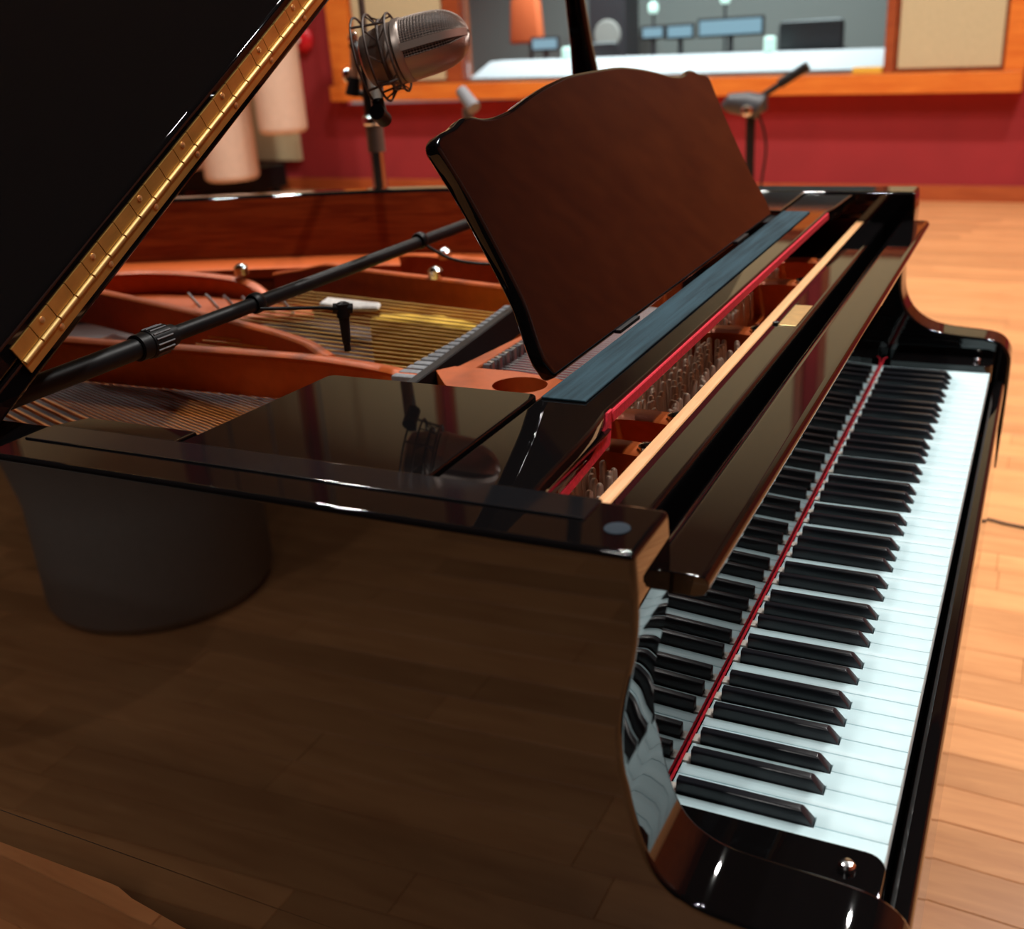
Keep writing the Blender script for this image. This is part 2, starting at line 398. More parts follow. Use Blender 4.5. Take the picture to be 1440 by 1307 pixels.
candle(3.72, 0.300, 0.40, -0.46, 'pale green cup on the window sill beside the lid prop')
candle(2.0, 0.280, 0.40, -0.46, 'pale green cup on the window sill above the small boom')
def chair(s, d, label, back='darkplastic', w=0.5, zt=0.5):
    t = thing_w('office_chair', s, d, FLOOR, label, 'chair')
    wbox('seat', s - w / 2, s + w / 2, d - 0.25, d + 0.25, -0.30, -0.22, back, t, bevel=0.03)
    wbox('backrest', s - w / 2, s + w / 2, d + 0.22, d + 0.30, -0.15, zt, back, t, bevel=0.05)
    wbox('back_post', s - 0.03, s + 0.03, d + 0.25, d + 0.29, -0.24, -0.14, 'darkplastic', t)
    tube('post', [W(s, d, FLOOR + 0.08), W(s, d, -0.3)], 0.03, 'darkplastic', t, 8)
    for k in range(5):
        a = 2 * PI * k / 5
        tube('leg', [W(s, d, FLOOR + 0.08), W(s + 0.26 * math.cos(a), d + 0.26 * math.sin(a), FLOOR + 0.02)], 0.02, 'darkplastic', t, 6)
chair(1.75, -0.95, 'dark office chair behind the glass at the right end of the window')
chair(3.6, -0.95, 'dark office chair behind the glass beside the lid prop', zt=0.42)
t = thing_w('jacket', 4.93, -2.0, FLOOR, 'bright orange jacket hung on a rack in the control room', 'jacket')
bm = bmesh.new(); add_prism(bm, [(4.74, 0.42), (5.1, 0.42), (5.07, 0.8), (5.0, 1.02), (4.86, 1.02), (4.77, 0.8)], 'y', -2.06, -1.94); bevel_bm(bm, 0.03, 3)
for v in bm.verts: v.co = W(*v.co)
finish(bm, 'coat', 'orangeplastic', t); tube('rack_pole', [W(4.93, -2.09, FLOOR), W(4.93, -2.09, 1.1)], 0.02, 'darkplastic', t, 8)
for s, z, hh in ((4.25, 0.15, 0.75), (1.33, 0.10, 0.7)):
    t = thing_w('studio_speaker', s, -2.6, FLOOR, 'dark studio speaker on a stand at the %s end of the control room' % ('left' if s > 3 else 'right'), 'speaker')
    wbox('cabinet', s - 0.2, s + 0.2, -2.8, -2.45, z, z + hh, 'darkplastic', t, bevel=0.01)
    wbox('stand', s - 0.1, s + 0.1, -2.75, -2.55, FLOOR, z, 'darkplastic', t)
    pts, rs = step_tube(W(s, -2.452, z + hh * .4), W(s, -2.43, z + hh * .4), [(0, 0.15), (1, 0.13)])
    bm = bmesh.new(); add_tube(bm, pts, rs, 20); finish(bm, 'woofer', 'greyfabric', t)

# hanging tubes, panel, alarm, case in the far left corner
def hang(s, zb, r, d, label, zt=1.7):
    t = thing_w('acoustic_tube', s, d, zb, label, 'acoustic tube', 'hanging fabric acoustic tubes')
    prof = [(0, 0.02)] + [((0.05 - 0.05 * math.cos(a)) / (zt - zb), r - 0.05 + 0.05 * math.sin(a)) for a in [PI * k / 12 for k in range(7)]] + [(1, r), (1, 0.01)]
    bm = bmesh.new(); p0 = Vector(W(s, d, zb)); pts = [p0 + Vector((0, 0, (zt - zb) * q)) for q, _ in prof]
    add_tube(bm, pts, [q for _, q in prof], 32); finish(bm, 'fabric_sleeve', 'cream', t)
    tube('hanger', [W(s, d, zt), W(s, d, CEIL)], 0.01, 'darkplastic', t, 6)
hang(5.63, -0.115, 0.20, 1.0, 'cream fabric tube nearest the red wall, hanging higher than its neighbour')
hang(6.27, -0.50, 0.235, 1.0, 'cream fabric tube hanging lowest, partly behind the piano lid')
hang(6.98, -0.44, 0.22, 0.85, 'cream fabric tube farthest left, mostly behind the piano lid')
o = wbox('trim_6', 6.3, 6.95, 0.002, 0.06, -0.46, 1.6, 'beige', bevel=0.008); tag(o, 'olive beige acoustic panel on the wall behind the hanging cream tubes', kind='structure')
ac = thing_w('flight_case', 6.95, 0.45, FLOOR, 'black flight case on the floor under the hanging cream tubes', 'case')
wbox('body', 6.42, 7.5, 0.12, 0.62, FLOOR + 0.05, -0.47, 'wire_black', ac, bevel=0.02)
for q in (6.5, 7.4):
    for dd in (0.2, 0.55): wbox('caster', q - 0.03, q + 0.03, dd - 0.03, dd + 0.03, FLOOR, FLOOR + 0.05, 'darkplastic', ac)
al = thing_w('alarm_bell', 6.12, 0.0, 0.56, 'round red alarm bell on the red wall above the cream tube', 'alarm bell')
bm = bmesh.new(); add_tube(bm, [W(6.12, 0.0, 0.59), W(6.12, 0.03, 0.59), W(6.12, 0.06, 0.59), W(6.12, 0.075, 0.59)], [0.11, 0.11, 0.08, 0.02], 24); finish(bm, 'dome', 'redplastic', al)
bm = bmesh.new(); add_tube(bm, [W(6.12, 0.075, 0.59), W(6.12, 0.09, 0.59)], [0.025, 0.02], 12); finish(bm, 'cap', 'whitefelt', al)

# round upholstered stool beside the piano (seen mirrored in its side)
st = empty('round_stool', (-1.42, 1.95, FLOOR), 'round grey upholstered stool standing left of the piano, mirrored in its side', 'stool')
bm = bmesh.new(); add_tube(bm, [(-1.42, 1.95, FLOOR + z) for z in (0, 0.0, 0.03, 0.3, 0.5, 0.62, 0.62)], [0.01, 0.27, 0.29, 0.29, 0.33, 0.40, 0.01], 40); finish(bm, 'upholstery', 'greyfabric', st, ang=60)

# ------------------------------------------------------------------ the grand piano
P = empty('grand_piano', (0.6, 0.9, FLOOR), 'black lacquered concert grand piano with its lid propped open', 'piano')
ZR = 0.289            # rim top
XO, XI = -0.119, -0.050        # bass side outer, inner
TO, TI = 1.341, 1.275          # treble side
prof_front = [(0.146, ZR), (0.1445, 0.262), (0.145, 0.235), (0.148, 0.210), (0.153, 0.186), (0.1565, 0.163), (0.157, 0.140), (0.1545, 0.115), (0.146, 0.091), (0.130, 0.071), (0.108, 0.057),
              (0.080, 0.0495), (0.050, 0.0465), (0.020, 0.0445), (0.000, 0.0415), (-0.015, 0.034), (-0.025, 0.020), (-0.0295, 0.002), (-0.0295, -0.06)]
prof_front = [prof_front[0]] + catmull(prof_front[1:], 3)
prof_near = prof_front[:prof_front.index(next(p for p in prof_front if p[1] < 0.12))]
prof_near = prof_near + catmull([(0.1535, 0.113), (0.1485, 0.088), (0.1405, 0.061), (0.129, 0.0430), (0.114, 0.0325), (0.097, 0.0275), (0.074, 0.0255), (0.049, 0.0243), (0.024, 0.0228), (0.002, 0.0195), (-0.014, 0.012), (-0.0235, 0.001), (-0.0275, -0.014), (-0.0285, -0.06)], 3)
def side_poly(yb, near=False): return (prof_near if near else prof_front) + [(-0.0285, -0.1115), (yb, -0.1115), (yb, ZR)]
def side(nm, x0, x1, yb):
    bm = bmesh.new(); add_prism(bm, side_poly(yb, x0 < 0), 'x', x0, x1)
    def tst(e):
        a, b2 = e.verts[0].co, e.verts[1].co
        return not (a.y > yb - 1e-4 and b2.y > yb - 1e-4) and not (a.z < -0.111 and b2.z < -0.111)
    bevel_bm(bm, 0.0045, 3, 60, tst)
    return finish(bm, nm, 'lacquer', P, wn=True, ang=30)
side('bass_side', XO, XI, 2.02)
side('treble_cheek', TI, TO, 0.55)
low = [(-0.028, -0.1125), (-0.026, -0.190), (0.05, -0.2), (0.50, -0.2), (0.60, -0.184), (0.665, -0.170), (0.68, -0.161), (0.69, -0.160), (2.02, -0.160), (2.02, -0.1125)]
prism('lower_side_strip', low, 'x', XO + 0.0006, XI, 'lacquer', P, 0.0015, 2)
prism('lower_side_strip', [(y if y < 1 else 0.55, z) for y, z in low], 'x', TI, TO - 0.0006, 'lacquer', P, 0.0015, 2)
out = catmull([(TO, 0.55), (TO, 0.80), (1.335, 1.0), (1.305, 1.18), (1.25, 1.36), (1.19, 1.54), (1.12, 1.74), (1.04, 1.95), (0.93, 2.15), (0.77, 2.32), (0.57, 2.43), (0.36, 2.475),
               (0.16, 2.46), (0.0, 2.38), (-0.09, 2.24), (XO, 2.10), (XO, 2.02)], 5)
inn = offset2(out, 0.063)
inn[0] = (TI, 0.55); inn[-1] = (XI, 2.02)
bm = bmesh.new()
n = len(out); bz = 0.004
def ring(path, z): return [bm.verts.new((p[0], p[1], z)) for p in path]
ot = offset2(out, bz); it = offset2(inn, -bz); ot[0] = (TO - bz, .55); it[0] = (TI + bz, .55); ot[-1] = (XO + bz, 2.02); it[-1] = (XI - bz, 2.02)
loops = [ring(out, -0.16), ring(out, ZR - bz), ring(ot, ZR), ring(it, ZR), ring(inn, ZR - bz), ring(inn, -0.16)]
for k in range(6):
    A, B2 = loops[k], loops[(k + 1) % 6]
    for i in range(n - 1):
        f = bm.faces.new((A[i], A[i + 1], B2[i + 1], B2[i])); f.material_index = 1 if k == 4 else 0
finish(bm, 'bent_side', ['lacquer', 'mahogany'], P, ang=50)
rc = box('rim_cap', -0.0835, XI - 0.001, 0.192, 0.70, ZR - 0.001, ZR + 0.0016, 'dusty', P, 0.0014, 2)
bm = bmesh.new(); add_tube(bm, [(-0.088, 0.168, ZR + z) for z in (-0.0005, 0.0006, 0.0010, 0.0011)], [0.0085, 0.0085, 0.007, 0.001], 20)  # flat disc standing in for a blurred lamp reflection on the arm top
finish(bm, 'lamp_glint_disc', 'glint', P)
# soundboard and case bottom
inside = [(XI, 0.5), (TI, 0.5)] + [p for p in inn[1:-1]] + [(XI, 2.02)]
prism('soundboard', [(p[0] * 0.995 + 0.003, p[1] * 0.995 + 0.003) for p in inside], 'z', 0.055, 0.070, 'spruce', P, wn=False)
box('key_bed', XI, TI, -0.005, 0.52, -0.15, -0.07, 'lacquer', P)
box('pin_block', XI, TI, 0.255, 0.47, 0.08, 0.150, 'mahogany', P)
prism('key_slip', [(-0.0245, -0.19), (-0.0245, -0.035), (-0.0235, -0.030), (-0.021, -0.027), (-0.012, -0.0265), (-0.0065, -0.028), (-0.005, -0.034), (-0.005, -0.19)], 'x', XI, TI, 'lacquer', P, 0.0012, 2, wn=True)
def key_block(x0, x1, sx):
    bm = bmesh.new()
    r = 0.016; xe = x1 if sx > 0 else x0; xb = x0 if sx > 0 else x1
    pl = [(xb, 0.16), (xb, -0.003)] + [(xe - sx * (r - r * math.sin(a)), -0.003 + r - r * math.cos(a)) for a in [PI / 2 * k / 6 for k in range(7)]] + [(xe, 0.16)]
    add_prism(bm, pl, 'z', -0.07, 0.0115); bevel_bm(bm, 0.002, 2)
    o = finish(bm, 'key_block', 'lacquer', P, wn=True)
    bm = bmesh.new(); sx0 = (x0 + x1) / 2
    add_tube(bm, [(sx0, 0.023, z) for z in (0.0110, 0.0155, 0.0175, 0.0182)], [0.0062, 0.0062, 0.0045, 0.001], 16)
    finish(bm, 'screw', 'chrome', o, loc=(0, 0, 0))
key_block(XI + 0.0005, -0.0022, 1); key_block(1.2242, TI - 0.0005, -1)

# keys
WK = 0.0235
names = ['A', 'B'] + list('CDEFGAB') * 7 + ['C']
boff = {'C': -0.0025, 'D': 0.0025, 'F': -0.004, 'G': 0.0, 'A': 0.004}
YB0, YBK = 0.0562, 0.1655
blacks = []
for i, nm in enumerate(names[:-1]):
    if nm in boff: blacks.append((i, (i + 1) * WK + boff[nm]))
bset = dict(blacks)
for i in range(52):
    x0 = i * WK + 0.0003; x1 = (i + 1) * WK - 0.0003
    hb = 0.0062
    lx = bset[i - 1] + hb if (i - 1) in bset else x0
    rx = bset[i] - hb if i in bset else x1
    yn = YB0 - 0.0012
    pl = [(x0, 0.0), (x1, 0.0)]
    if rx < x1: pl += [(x1, yn), (rx, yn)]
    pl += [(rx, 0.172), (lx, 0.172)]
    if lx > x0: pl += [(lx, yn), (x0, yn)]
    bm = bmesh.new(); add_prism(bm, pl, 'z', -0.0235, 0.0)
    bevel_bm(bm, 0.0006, 1, 60, lambda e: e.verts[0].co.z > -1e-5 and e.verts[1].co.z > -1e-5)
    finish(bm, 'white_key', 'ivory', P, ang=60)
def black_key_mesh():
    bm = bmesh.new()
    y0, y1 = YB0, YBK; h = 0.0118; w0, w1 = 0.0055, 0.0043; sl = 0.0085
    z0 = -0.012
    rows = [(y0, z0, w0), (y0, 0.0005, w0), (y0 + sl, h - 0.0012, w1), (y0 + sl + 0.0022, h, w1 - 0.0012), (y1, h, w1 - 0.0012)]
    pts = lambda s: None
    v = {}
    for s in (-1, 1):
        v[s] = [bm.verts.new((s * w0, y0, z0)), bm.verts.new((s * w0, y0, 0.0005)), bm.verts.new((s * w1, y0 + sl, h - 0.0013)), bm.verts.new((s * (w1 - 0.0013), y0 + sl + 0.002, h)),
                bm.verts.new((s * (w1 - 0.0013), y1, h)), bm.verts.new((s * w1, y1, h - 0.0013)), bm.verts.new((s * w0, y1, z0))]
    a, b2 = v[-1], v[1]
    for s, q in v.items():
        bm.faces.new((q[0], q[1], q[2], q[5], q[6])) ; bm.faces.new((q[2], q[3], q[4], q[5]))
    bm.faces.new((a[0], a[1], b2[1], b2[0])); bm.faces.new((a[1], a[2], b2[2], b2[1])); bm.faces.new((a[2], a[3], b2[3], b2[2])); bm.faces.new((a[3], a[4], b2[4], b2[3]))
    bm.faces.new((a[4], a[5], a[6], b2[6], b2[5], b2[4])); bm.faces.new((a[0], a[6], b2[6], b2[0]))
    bevel_bm(bm, 0.0005, 2, 20)
    return bm
me0 = None
for i, xc in blacks:
    if me0 is None:
        o = finish(black_key_mesh(), 'black_key', 'ebony', P, loc=Vector((xc, 0, 0)) - wloc(P), ang=25); me0 = o.data
        s = box('key_stick', -0.0052, 0.0052, YBK + 0.0004, 0.1735, -0.012, 0.0012, 'keystick', o, loc=(0, 0, 0)); ms = s.data
    else:
        o = bpy.data.objects.new('black_key', me0); COL.objects.link(o); o.parent = P; o.location = Vector((xc, 0, 0)) - wloc(P)
        s = bpy.data.objects.new('key_stick', ms); COL.objects.link(s); s.parent = o

# fallboard, felt, name rail
fb = [(0.1745, -0.004), (0.1735, 0.05), (0.171, 0.13), (0.168, 0.212), (0.165, 0.2232), (0.157, 0.2262), (0.130, 0.2262), (0.123, 0.2282), (0.1195, 0.2332), (0.1195, 0.2372), (0.1225, 0.2415), (0.127, 0.2425), (0.157, 0.2425),
      (0.164, 0.2402), (0.169, 0.2357), (0.1735, 0.226), (0.184, 0.13), (0.188, -0.004)]
fall = prism('fallboard', fb, 'x', XI + 0.0015, TI - 0.0015, 'lacquer', P, 0.001, 2, ang=75)
bm = bmesh.new()
NS = 260
pts = [(-0.002 + 1.226 * k / NS, 0.1727, 0.0042) for k in range(NS + 1)]
add_tube(bm, pts, [0.0012 if k % 2 else 0.0015 for k in range(NS + 1)], 8)
add_tube(bm, [(1.224, 0.1722, 0.0040), (1.2295, 0.1715, 0.010), (1.232, 0.166, 0.0130)], 0.0014, 8)
finish(bm, 'key_felt', 'redfelt', P)
nr = [(0.192, 0.10), (0.190, 0.229), (0.1915, 0.2355), (0.1955, 0.2388), (0.2255, 0.2388), (0.2255, 0.10)]
rail = prism('name_rail', nr, 'x', XI + 0.0005, TI - 0.0005, 'lacquer', P, 0.0008, 2, ang=60)
prism('rail_edge', [(0.226, 0.12), (0.226, 0.239), (0.2385, 0.239), (0.2385, 0.12)], 'x', XI + 0.0005, TI - 0.0005, 'rawwood', P, 0.001, 1)
lab = box('label_plate', 0.585, 0.682, 0.196, 0.2175, 0.2389, 0.2398, 'gold', rail, 0.0004, 1)
tag(lab, 'gold label plate on the polished rail')
bm = bmesh.new(); add_tube(bm, [(0.592, 0.2215, z) for z in (0.2389, 0.241, 0.2422)], [0.004, 0.004, 0.0015], 12); finish(bm, 'rail_screw', 'wire_black', rail, loc=(0, 0, 0))

# music desk
ZD = 0.2855
dk_poly = [(XI + 0.002, 0.2445)] + catmull([(-0.02, 0.247), (0.01, 0.2485), (0.05, 0.2500), (0.09, 0.2525), (0.125, 0.2570)], 4) + [(1.097, 0.2570)] + \
    catmull([(1.097, 0.2570), (1.13, 0.2525), (1.17, 0.25), (1.21, 0.2485), (1.24, 0.247)], 4)[1:] + [(TI - 0.002, 0.2445), (TI - 0.002, 0.326), (XI + 0.002, 0.326)]
desk_o = prism('music_desk', dk_poly, 'z', 0.2725, ZD, 'lacquer', P, 0.003, 3, ang=55)
for x0, x1, sx in ((XI + 0.002, 0.13, 1), (1.092, TI - 0.002, -1)):
    xe = x1 if sx > 0 else x0; xb = x0 if sx > 0 else x1
    pl = [(xb, 0.2721), (xb, 0.2475), (xb + sx * 0.074, 0.2545), (xb + sx * 0.127, 0.2600), (xb + sx * 0.159, 0.2700), (xe - sx * 0.008, 0.2721)]
    bm = bmesh.new(); add_prism(bm, pl, 'y', 0.2500, 0.322); bevel_bm(bm, 0.001, 1)
    for v in bm.verts:
        if v.co.y < 0.26: v.co.y += (0.2721 - v.co.z) * 0.55
    finish(bm, 'desk_foot', 'lacquer', desk_o, wn=True)
    pl = [(0.182, 0.2845), (0.173, 0.2560), (0.088, 0.2485), (0.02, 0.2455), (0.02, 0.2480), (0.074, 0.2545), (0.127, 0.2595), (0.159, 0.2695), (0.166, 0.2775), (0.171, 0.2845)]
    if sx > 0: prism('felt_lining', [(xb + sx * a, z) for a, z in pl], 'y', 0.2545, 0.2570, 'redfelt', desk_o, wn=False)
box('ledge_cloth', 0.139, 1.083, 0.281, 0.3225, ZD + 0.0002, ZD + 0.0022, 'bluecloth', desk_o, 0.0005, 1)
box('felt_strip', 0.13, 1.092, 0.2535, 0.2568, 0.2735, 0.2840, 'redfelt', desk_o, 0.001, 1)
tn = 0.5
def RK(x, h, th=0.0):          # on the tilted rack plane; h = height above its foot
    return (x, 0.331 + tn * h + th * 0.8944, 0.2875 + h - th * 0.4472)
rack_l = [(0.1926, 0.0), (0.1869, 0.0165), (0.1890, 0.030), (0.196, 0.050), (0.2015, 0.070), (0.2015, 0.112), (0.1984, 0.159), (0.1915, 0.192), (0.1900, 0.206), (0.201, 0.2135),
          (0.232, 0.2175), (0.252, 0.2225), (0.264, 0.2236), (0.2765, 0.2232), (0.293, 0.2200), (0.312, 0.2188), (0.332, 0.2194), (0.360, 0.2220), (0.400, 0.2285), (0.445, 0.2350), (0.495, 0.2405), (0.55, 0.2440)]
XC = 0.618
rk = rack_l + [(2 * XC - a, b2) for a, b2 in reversed(rack_l)]
rk = rk[:1] + catmull(rk[1:-1], 3) + rk[-1:]
bm = bmesh.new(); vs, fs = add_prism(bm, rk, 'y', 0.0, 0.016); bevel_bm(bm, 0.0045, 3, 60)
for v in bm.verts: v.co = RK(v.co.x, v.co.z, v.co.y)
finish(bm, 'rack', 'lacquer', desk_o, wn=True, ang=30)
for x in (0.38, 0.85):
    box('rack_hinge', x - 0.03, x + 0.03, 0.3275, 0.334, ZD + 0.0003, ZD + 0.004, 'wire_black', desk_o)
    prism('rack_strut', [(0.42, 0.292), (0.43, 0.292), (0.4475, 0.43), (0.4375, 0.43)], 'x', x - 0.008, x + 0.008, 'wire_black', desk_o)
for x0, x1 in ((XI + 0.001, 0.1435), (1.0815, TI - 0.001)):
    bx0, bx1 = (x0, x1)
    pl = [(bx0, 0.3275), (bx1 - 0.004, 0.3275), (bx1, 0.332), (bx1, 0.540), (bx1 - 0.005, 0.546), (bx0, 0.562)] if x0 < 0 else [(bx0, 0.3275), (bx1, 0.3275), (bx1, 0.5385), (bx0, 0.5265)]
    prism('side_shelf', pl, 'z', 0.268, 0.2885, 'lacquer', desk_o, 0.002, 2, ang=20)
prism('rim_block', [(XI + 0.0005, 0.567), (-0.0225, 0.5655), (-0.0225, 0.688), (XI + 0.0005, 0.706)], 'z', 0.2, 0.2885, 'lacquer', P, 0.0025, 2, ang=20)

# iron plate, ribs, strings, pins, dampers
plate = prism('iron_plate', [(XI + 0.001, 0.2405), (TI - 0.001, 0.2405), (TI - 0.001, 0.43), (XI + 0.001, 0.43)], 'z', 0.1505, 0.163, 'copper', P, 0.002, 1)
# hitch panel following the bent side
inn2 = offset2(inn, 0.002); k0 = 4
bound = offset2(inn, 0.15)
bm = bmesh.new()
lo1 = [bm.verts.new((p[0], p[1], 0.150)) for p in inn2[k0:-8]]; hi1 = [bm.verts.new((p[0], p[1], 0.162)) for p in inn2[k0:-8]]
hi2 = [bm.verts.new((p[0], p[1], 0.168)) for p in bound[k0:-8]]; lo2 = [bm.verts.new((p[0], p[1], 0.15)) for p in bound[k0:-8]]
for A, B2 in ((lo1, hi1), (hi1, hi2), (hi2, lo2), (lo2, lo1)):
    for i in range(len(A) - 1): bm.faces.new((A[i], A[i + 1], B2[i + 1], B2[i]))
finish(bm, 'hitch_panel', 'copper', plate, loc=(0, 0, 0), ang=40)
def rib(path, z0, z1, th, nm='rib', top=0.006):
    p = catmull(path, 6); a = offset2(p, th / 2); c = offset2(p, -th / 2); a2 = offset2(p, th / 2 + top); c2 = offset2(p, -th / 2 - top)
    bm = bmesh.new(); m = len(p)
    zz = [(q[2] if len(q) > 2 else z1) for q in p]
    L = [[bm.verts.new((a[i][0], a[i][1], z0)) for i in range(m)], [bm.verts.new((a[i][0], a[i][1], zz[i] - 0.010)) for i in range(m)], [bm.verts.new((a2[i][0], a2[i][1], zz[i] - 0.003)) for i in range(m)],
         [bm.verts.new((a[i][0], a[i][1], zz[i])) for i in range(m)],
         [bm.verts.new((c[i][0], c[i][1], zz[i])) for i in range(m)], [bm.verts.new((c2[i][0], c2[i][1], zz[i] - 0.003)) for i in range(m)], [bm.verts.new((c[i][0], c[i][1], zz[i] - 0.010)) for i in range(m)],
         [bm.verts.new((c[i][0], c[i][1], z0)) for i in range(m)]]
    for k in range(8):
        A, B2 = L[k], L[(k + 1) % 8]
        for i in range(m - 1): bm.faces.new((A[i], A[i + 1], B2[i + 1], B2[i]))
    bm.faces.new([l[0] for l in L]); bm.faces.new([l[-1] for l in L][::-1])
    return finish(bm, nm, 'copper', plate, loc=(0, 0, 0), ang=40)
rib([(0.405, 0.606, .200), (0.425, 0.66, .2), (0.437, 0.72, .2), (0.446, 0.80, .2), (0.443, 0.95, .2), (0.436, 1.10, .2), (0.432, 1.25, .2), (0.43, 1.6, .2), (0.43, 2.2, .2)], 0.136, 0.200, 0.012, top=0.006)
rib([(0.452, 0.775, .200), (0.482, 0.815, .2), (0.510, 0.86, .2), (0.555, 0.97, .2), (0.62, 1.17, .2), (0.69, 1.41, .2), (0.73, 1.56, .2), (0.82, 1.9, .2)], 0.134, 0.200, 0.012, top=0.004)
rib([(0.850, 0.55, .2), (0.862, 0.70, .2), (0.90, 0.87, .2), (0.940, 1.045, .2), (0.97, 1.13, .2), (1.0, 1.22, .18), (1.02, 1.3, .165)], 0.095, 0.200, 0.012, top=0.003)
rib([(1.02, 0.50, .2), (1.035, 0.75, .2), (1.075, 0.98, .2), (1.11, 1.06, .19)], 0.095, 0.200, 0.012, top=0.003)
rib([(0.815, 1.15, .165), (0.835, 1.21, .192), (0.845, 1.30, .2), (0.835, 1.42, .204), (0.80, 1.50, .206), (0.78, 1.54, .2)], 0.160, 0.200, 0.012)
# front struts between the pin fields
for xs, ztop in ((0.225, 0.214), (0.312, 0.214), (0.645, 0.214), (0.915, 0.214), (1.07, 0.214)):
    rib([(xs, 0.2415, ztop - 0.004), (xs + 0.001, 0.262, ztop), (xs + 0.004, 0.30, ztop), (xs + 0.004, 0.36, ztop - .004), (xs + 0.01, 0.425, ztop - 0.01)], 0.1632, ztop, 0.022, 'strut', top=0.004)
    bm = bmesh.new(); add_tube(bm, [(xs - 0.002, 0.2560, z) for z in (ztop - 0.004, ztop + 0.004, ztop + 0.006, ztop + 0.0065)], [0.0085, 0.0085, 0.006, 0.001], 14)
    finish(bm, 'bolt', 'chrome', plate, loc=(0, 0, 0))
for x, y, z in ((0.845, 1.235, 0.207), (0.90, 0.865, 0.2035), (1.05, 0.93, 0.2035)):
    bm = bmesh.new(); add_tube(bm, [(x, y, z - 0.005), (x, y, z + 0.008), (x, y, z + 0.014), (x, y, z + 0.016)], [0.013, 0.013, 0.008, 0.001], 14); finish(bm, 'bolt', 'chrome', plate, loc=(0, 0, 0))
# flange with a round hole
bm = bmesh.new()
hx, hy, hr = 0.405, 0.474, 0.030
N = 32
rect = [(0.352, 0.432), (0.437, 0.432), (0.452, 0.50), (0.452, 0.585), (0.43, 0.60), (0.375, 0.555), (0.352, 0.52)]
def ray_rect(a):
    dx, dy = math.cos(a), math.sin(a); best = 9
    for i in range(len(rect)):
        (x1, y1), (x2, y2) = rect[i], rect[(i + 1) % len(rect)]
        ex, ey = x2 - x1, y2 - y1; den = dx * ey - dy * ex
        if abs(den) < 1e-9: continue
        t = ((x1 - hx) * ey - (y1 - hy) * ex) / den; u = ((x1 - hx) * dy - (y1 - hy) * dx) / den
        if t > 0 and -1e-6 <= u <= 1 + 1e-6: best = min(best, t)
    return hx + dx * best, hy + dy * best
rings = []
for z, inner in ((0.163, True), (0.2, True), (0.2, False), (0.163, False)):
    r = []
    for k in range(N):
        a = 2 * PI * k / N
        r.append(bm.verts.new(((hx + hr * math.cos(a), hy + 1.1 * hr * math.sin(a)) if inner else ray_rect(a)) + (z,)))
    rings.append(r)
for k in range(4):
    A, B2 = rings[k], rings[(k + 1) % 4]
    for i in range(N): bm.faces.new((A[i], A[(i + 1) % N], B2[(i + 1) % N], B2[i]))
finish(bm, 'flange', 'copper', plate, loc=(0, 0, 0), ang=40)
prism('flange_arm', [(0.448, 0.558), (0.60, 0.556), (0.80, 0.556), (0.80, 0.568), (0.60, 0.568), (0.46, 0.585), (0.44, 0.598)], 'z', 0.182, 0.198, 'copper', plate, 0.002, 1, loc=(0, 0, 0))
box('felt_sheet', 0.46, 0.84, 0.452, 0.545, 0.176, 0.180, 'winefelt', P)
for k in range(30):
    x = 0.468 + k * 0.0105
    box('agraffe', x, x + 0.006, 0.5455, 0.5552, 0.180, 0.2000, 'steel' if k % 2 else 'greyfelt', plate, 0.001, 1)

def string(p0, p1, r, m):
    bm = bmesh.new(); add_tube(bm, [p0, p1], r, 6); finish(bm, 'string', m, P)
# overstrung bass strings
for k in range(8):
    x0 = -0.040 + 0.0165 * k; string((x0, 0.44, 0.131), (x0 + 0.36 * 0.98, 1.42, 0.131), 0.0028, 'copper_wire')
for k in range(39):
    x0 = 0.094 + 0.0078 * k; sl = 0.35 - 0.0016 * k
    string((x0, 0.44, 0.130), (x0 + sl * 0.95, 1.39, 0.130), 0.00105, 'copper_wire')
for k in range(21):
    x0 = 0.452 + 0.0165 * k
    string((x0, 0.635, 0.174), (x0 + 0.02 + 0.0035 * k, 1.06 + 0.005 * k, 0.172), 0.0013, 'brass_wire')
for k in range(40):
    x0 = 0.47 + 0.0095 * k
    string((x0, 0.34, 0.178), (x0 + 0.002, 0.56, 0.186), 0.0011, 'steel')
prism('hitch_plate', [(0.70, 1.12), (0.755, 1.02), (0.79, 1.05), (0.81, 1.2), (0.84, 1.5), (0.80, 1.75), (0.74, 1.5), (0.70, 1.3)], 'z', 0.153, 0.165, 'copper', plate, 0.002, 1, loc=(0, 0, 0))
for k in range(12):
    x = 0.748 + 0.016 * (k % 2); y = 1.055 + 0.020 * k
    bm = bmesh.new(); add_tube(bm, [(x, y, 0.165), (x - 0.004, y + 0.015, 0.186)], 0.0026, 8); finish(bm, 'hitch_pin', 'steel', plate, loc=(0, 0, 0))
prism('string_felt', [(0.785, 1.01), (0.745, 1.0), (0.73, 0.94), (0.745, 0.885), (0.77, 0.895)], 'z', 0.178, 0.187, 'whitefelt', P, 0.003, 1)
prism('bridge', [(0.753, 0.912), (0.755, 0.80), (0.719, 0.681), (0.754, 0.69), (0.80, 0.80), (0.79, 0.90)], 'z', 0.070, 0.164, 'yellowfelt', P, 0.003, 1)
# dampers
yr = lambda x: 0.594 + 0.104 * (x - 0.377)
prism('damper_rail', [(0.365, yr(0.365)), (0.845, yr(0.845)), (0.845, yr(0.845) + 0.014), (0.365, yr(0.365) + 0.014)], 'z', 0.160, 0.204, 'wire_black', P, 0.0015, 1)
for k in range(20):
    x = 0.400 + 0.0178 * k; ya = yr(x) + 0.0155; yb = max(0.6435, ya + 0.012)
    o = box('damper', x - 0.0068, x + 0.0068, ya, yb, 0.178, 0.2015, 'greyfelt', P, 0.003, 2)
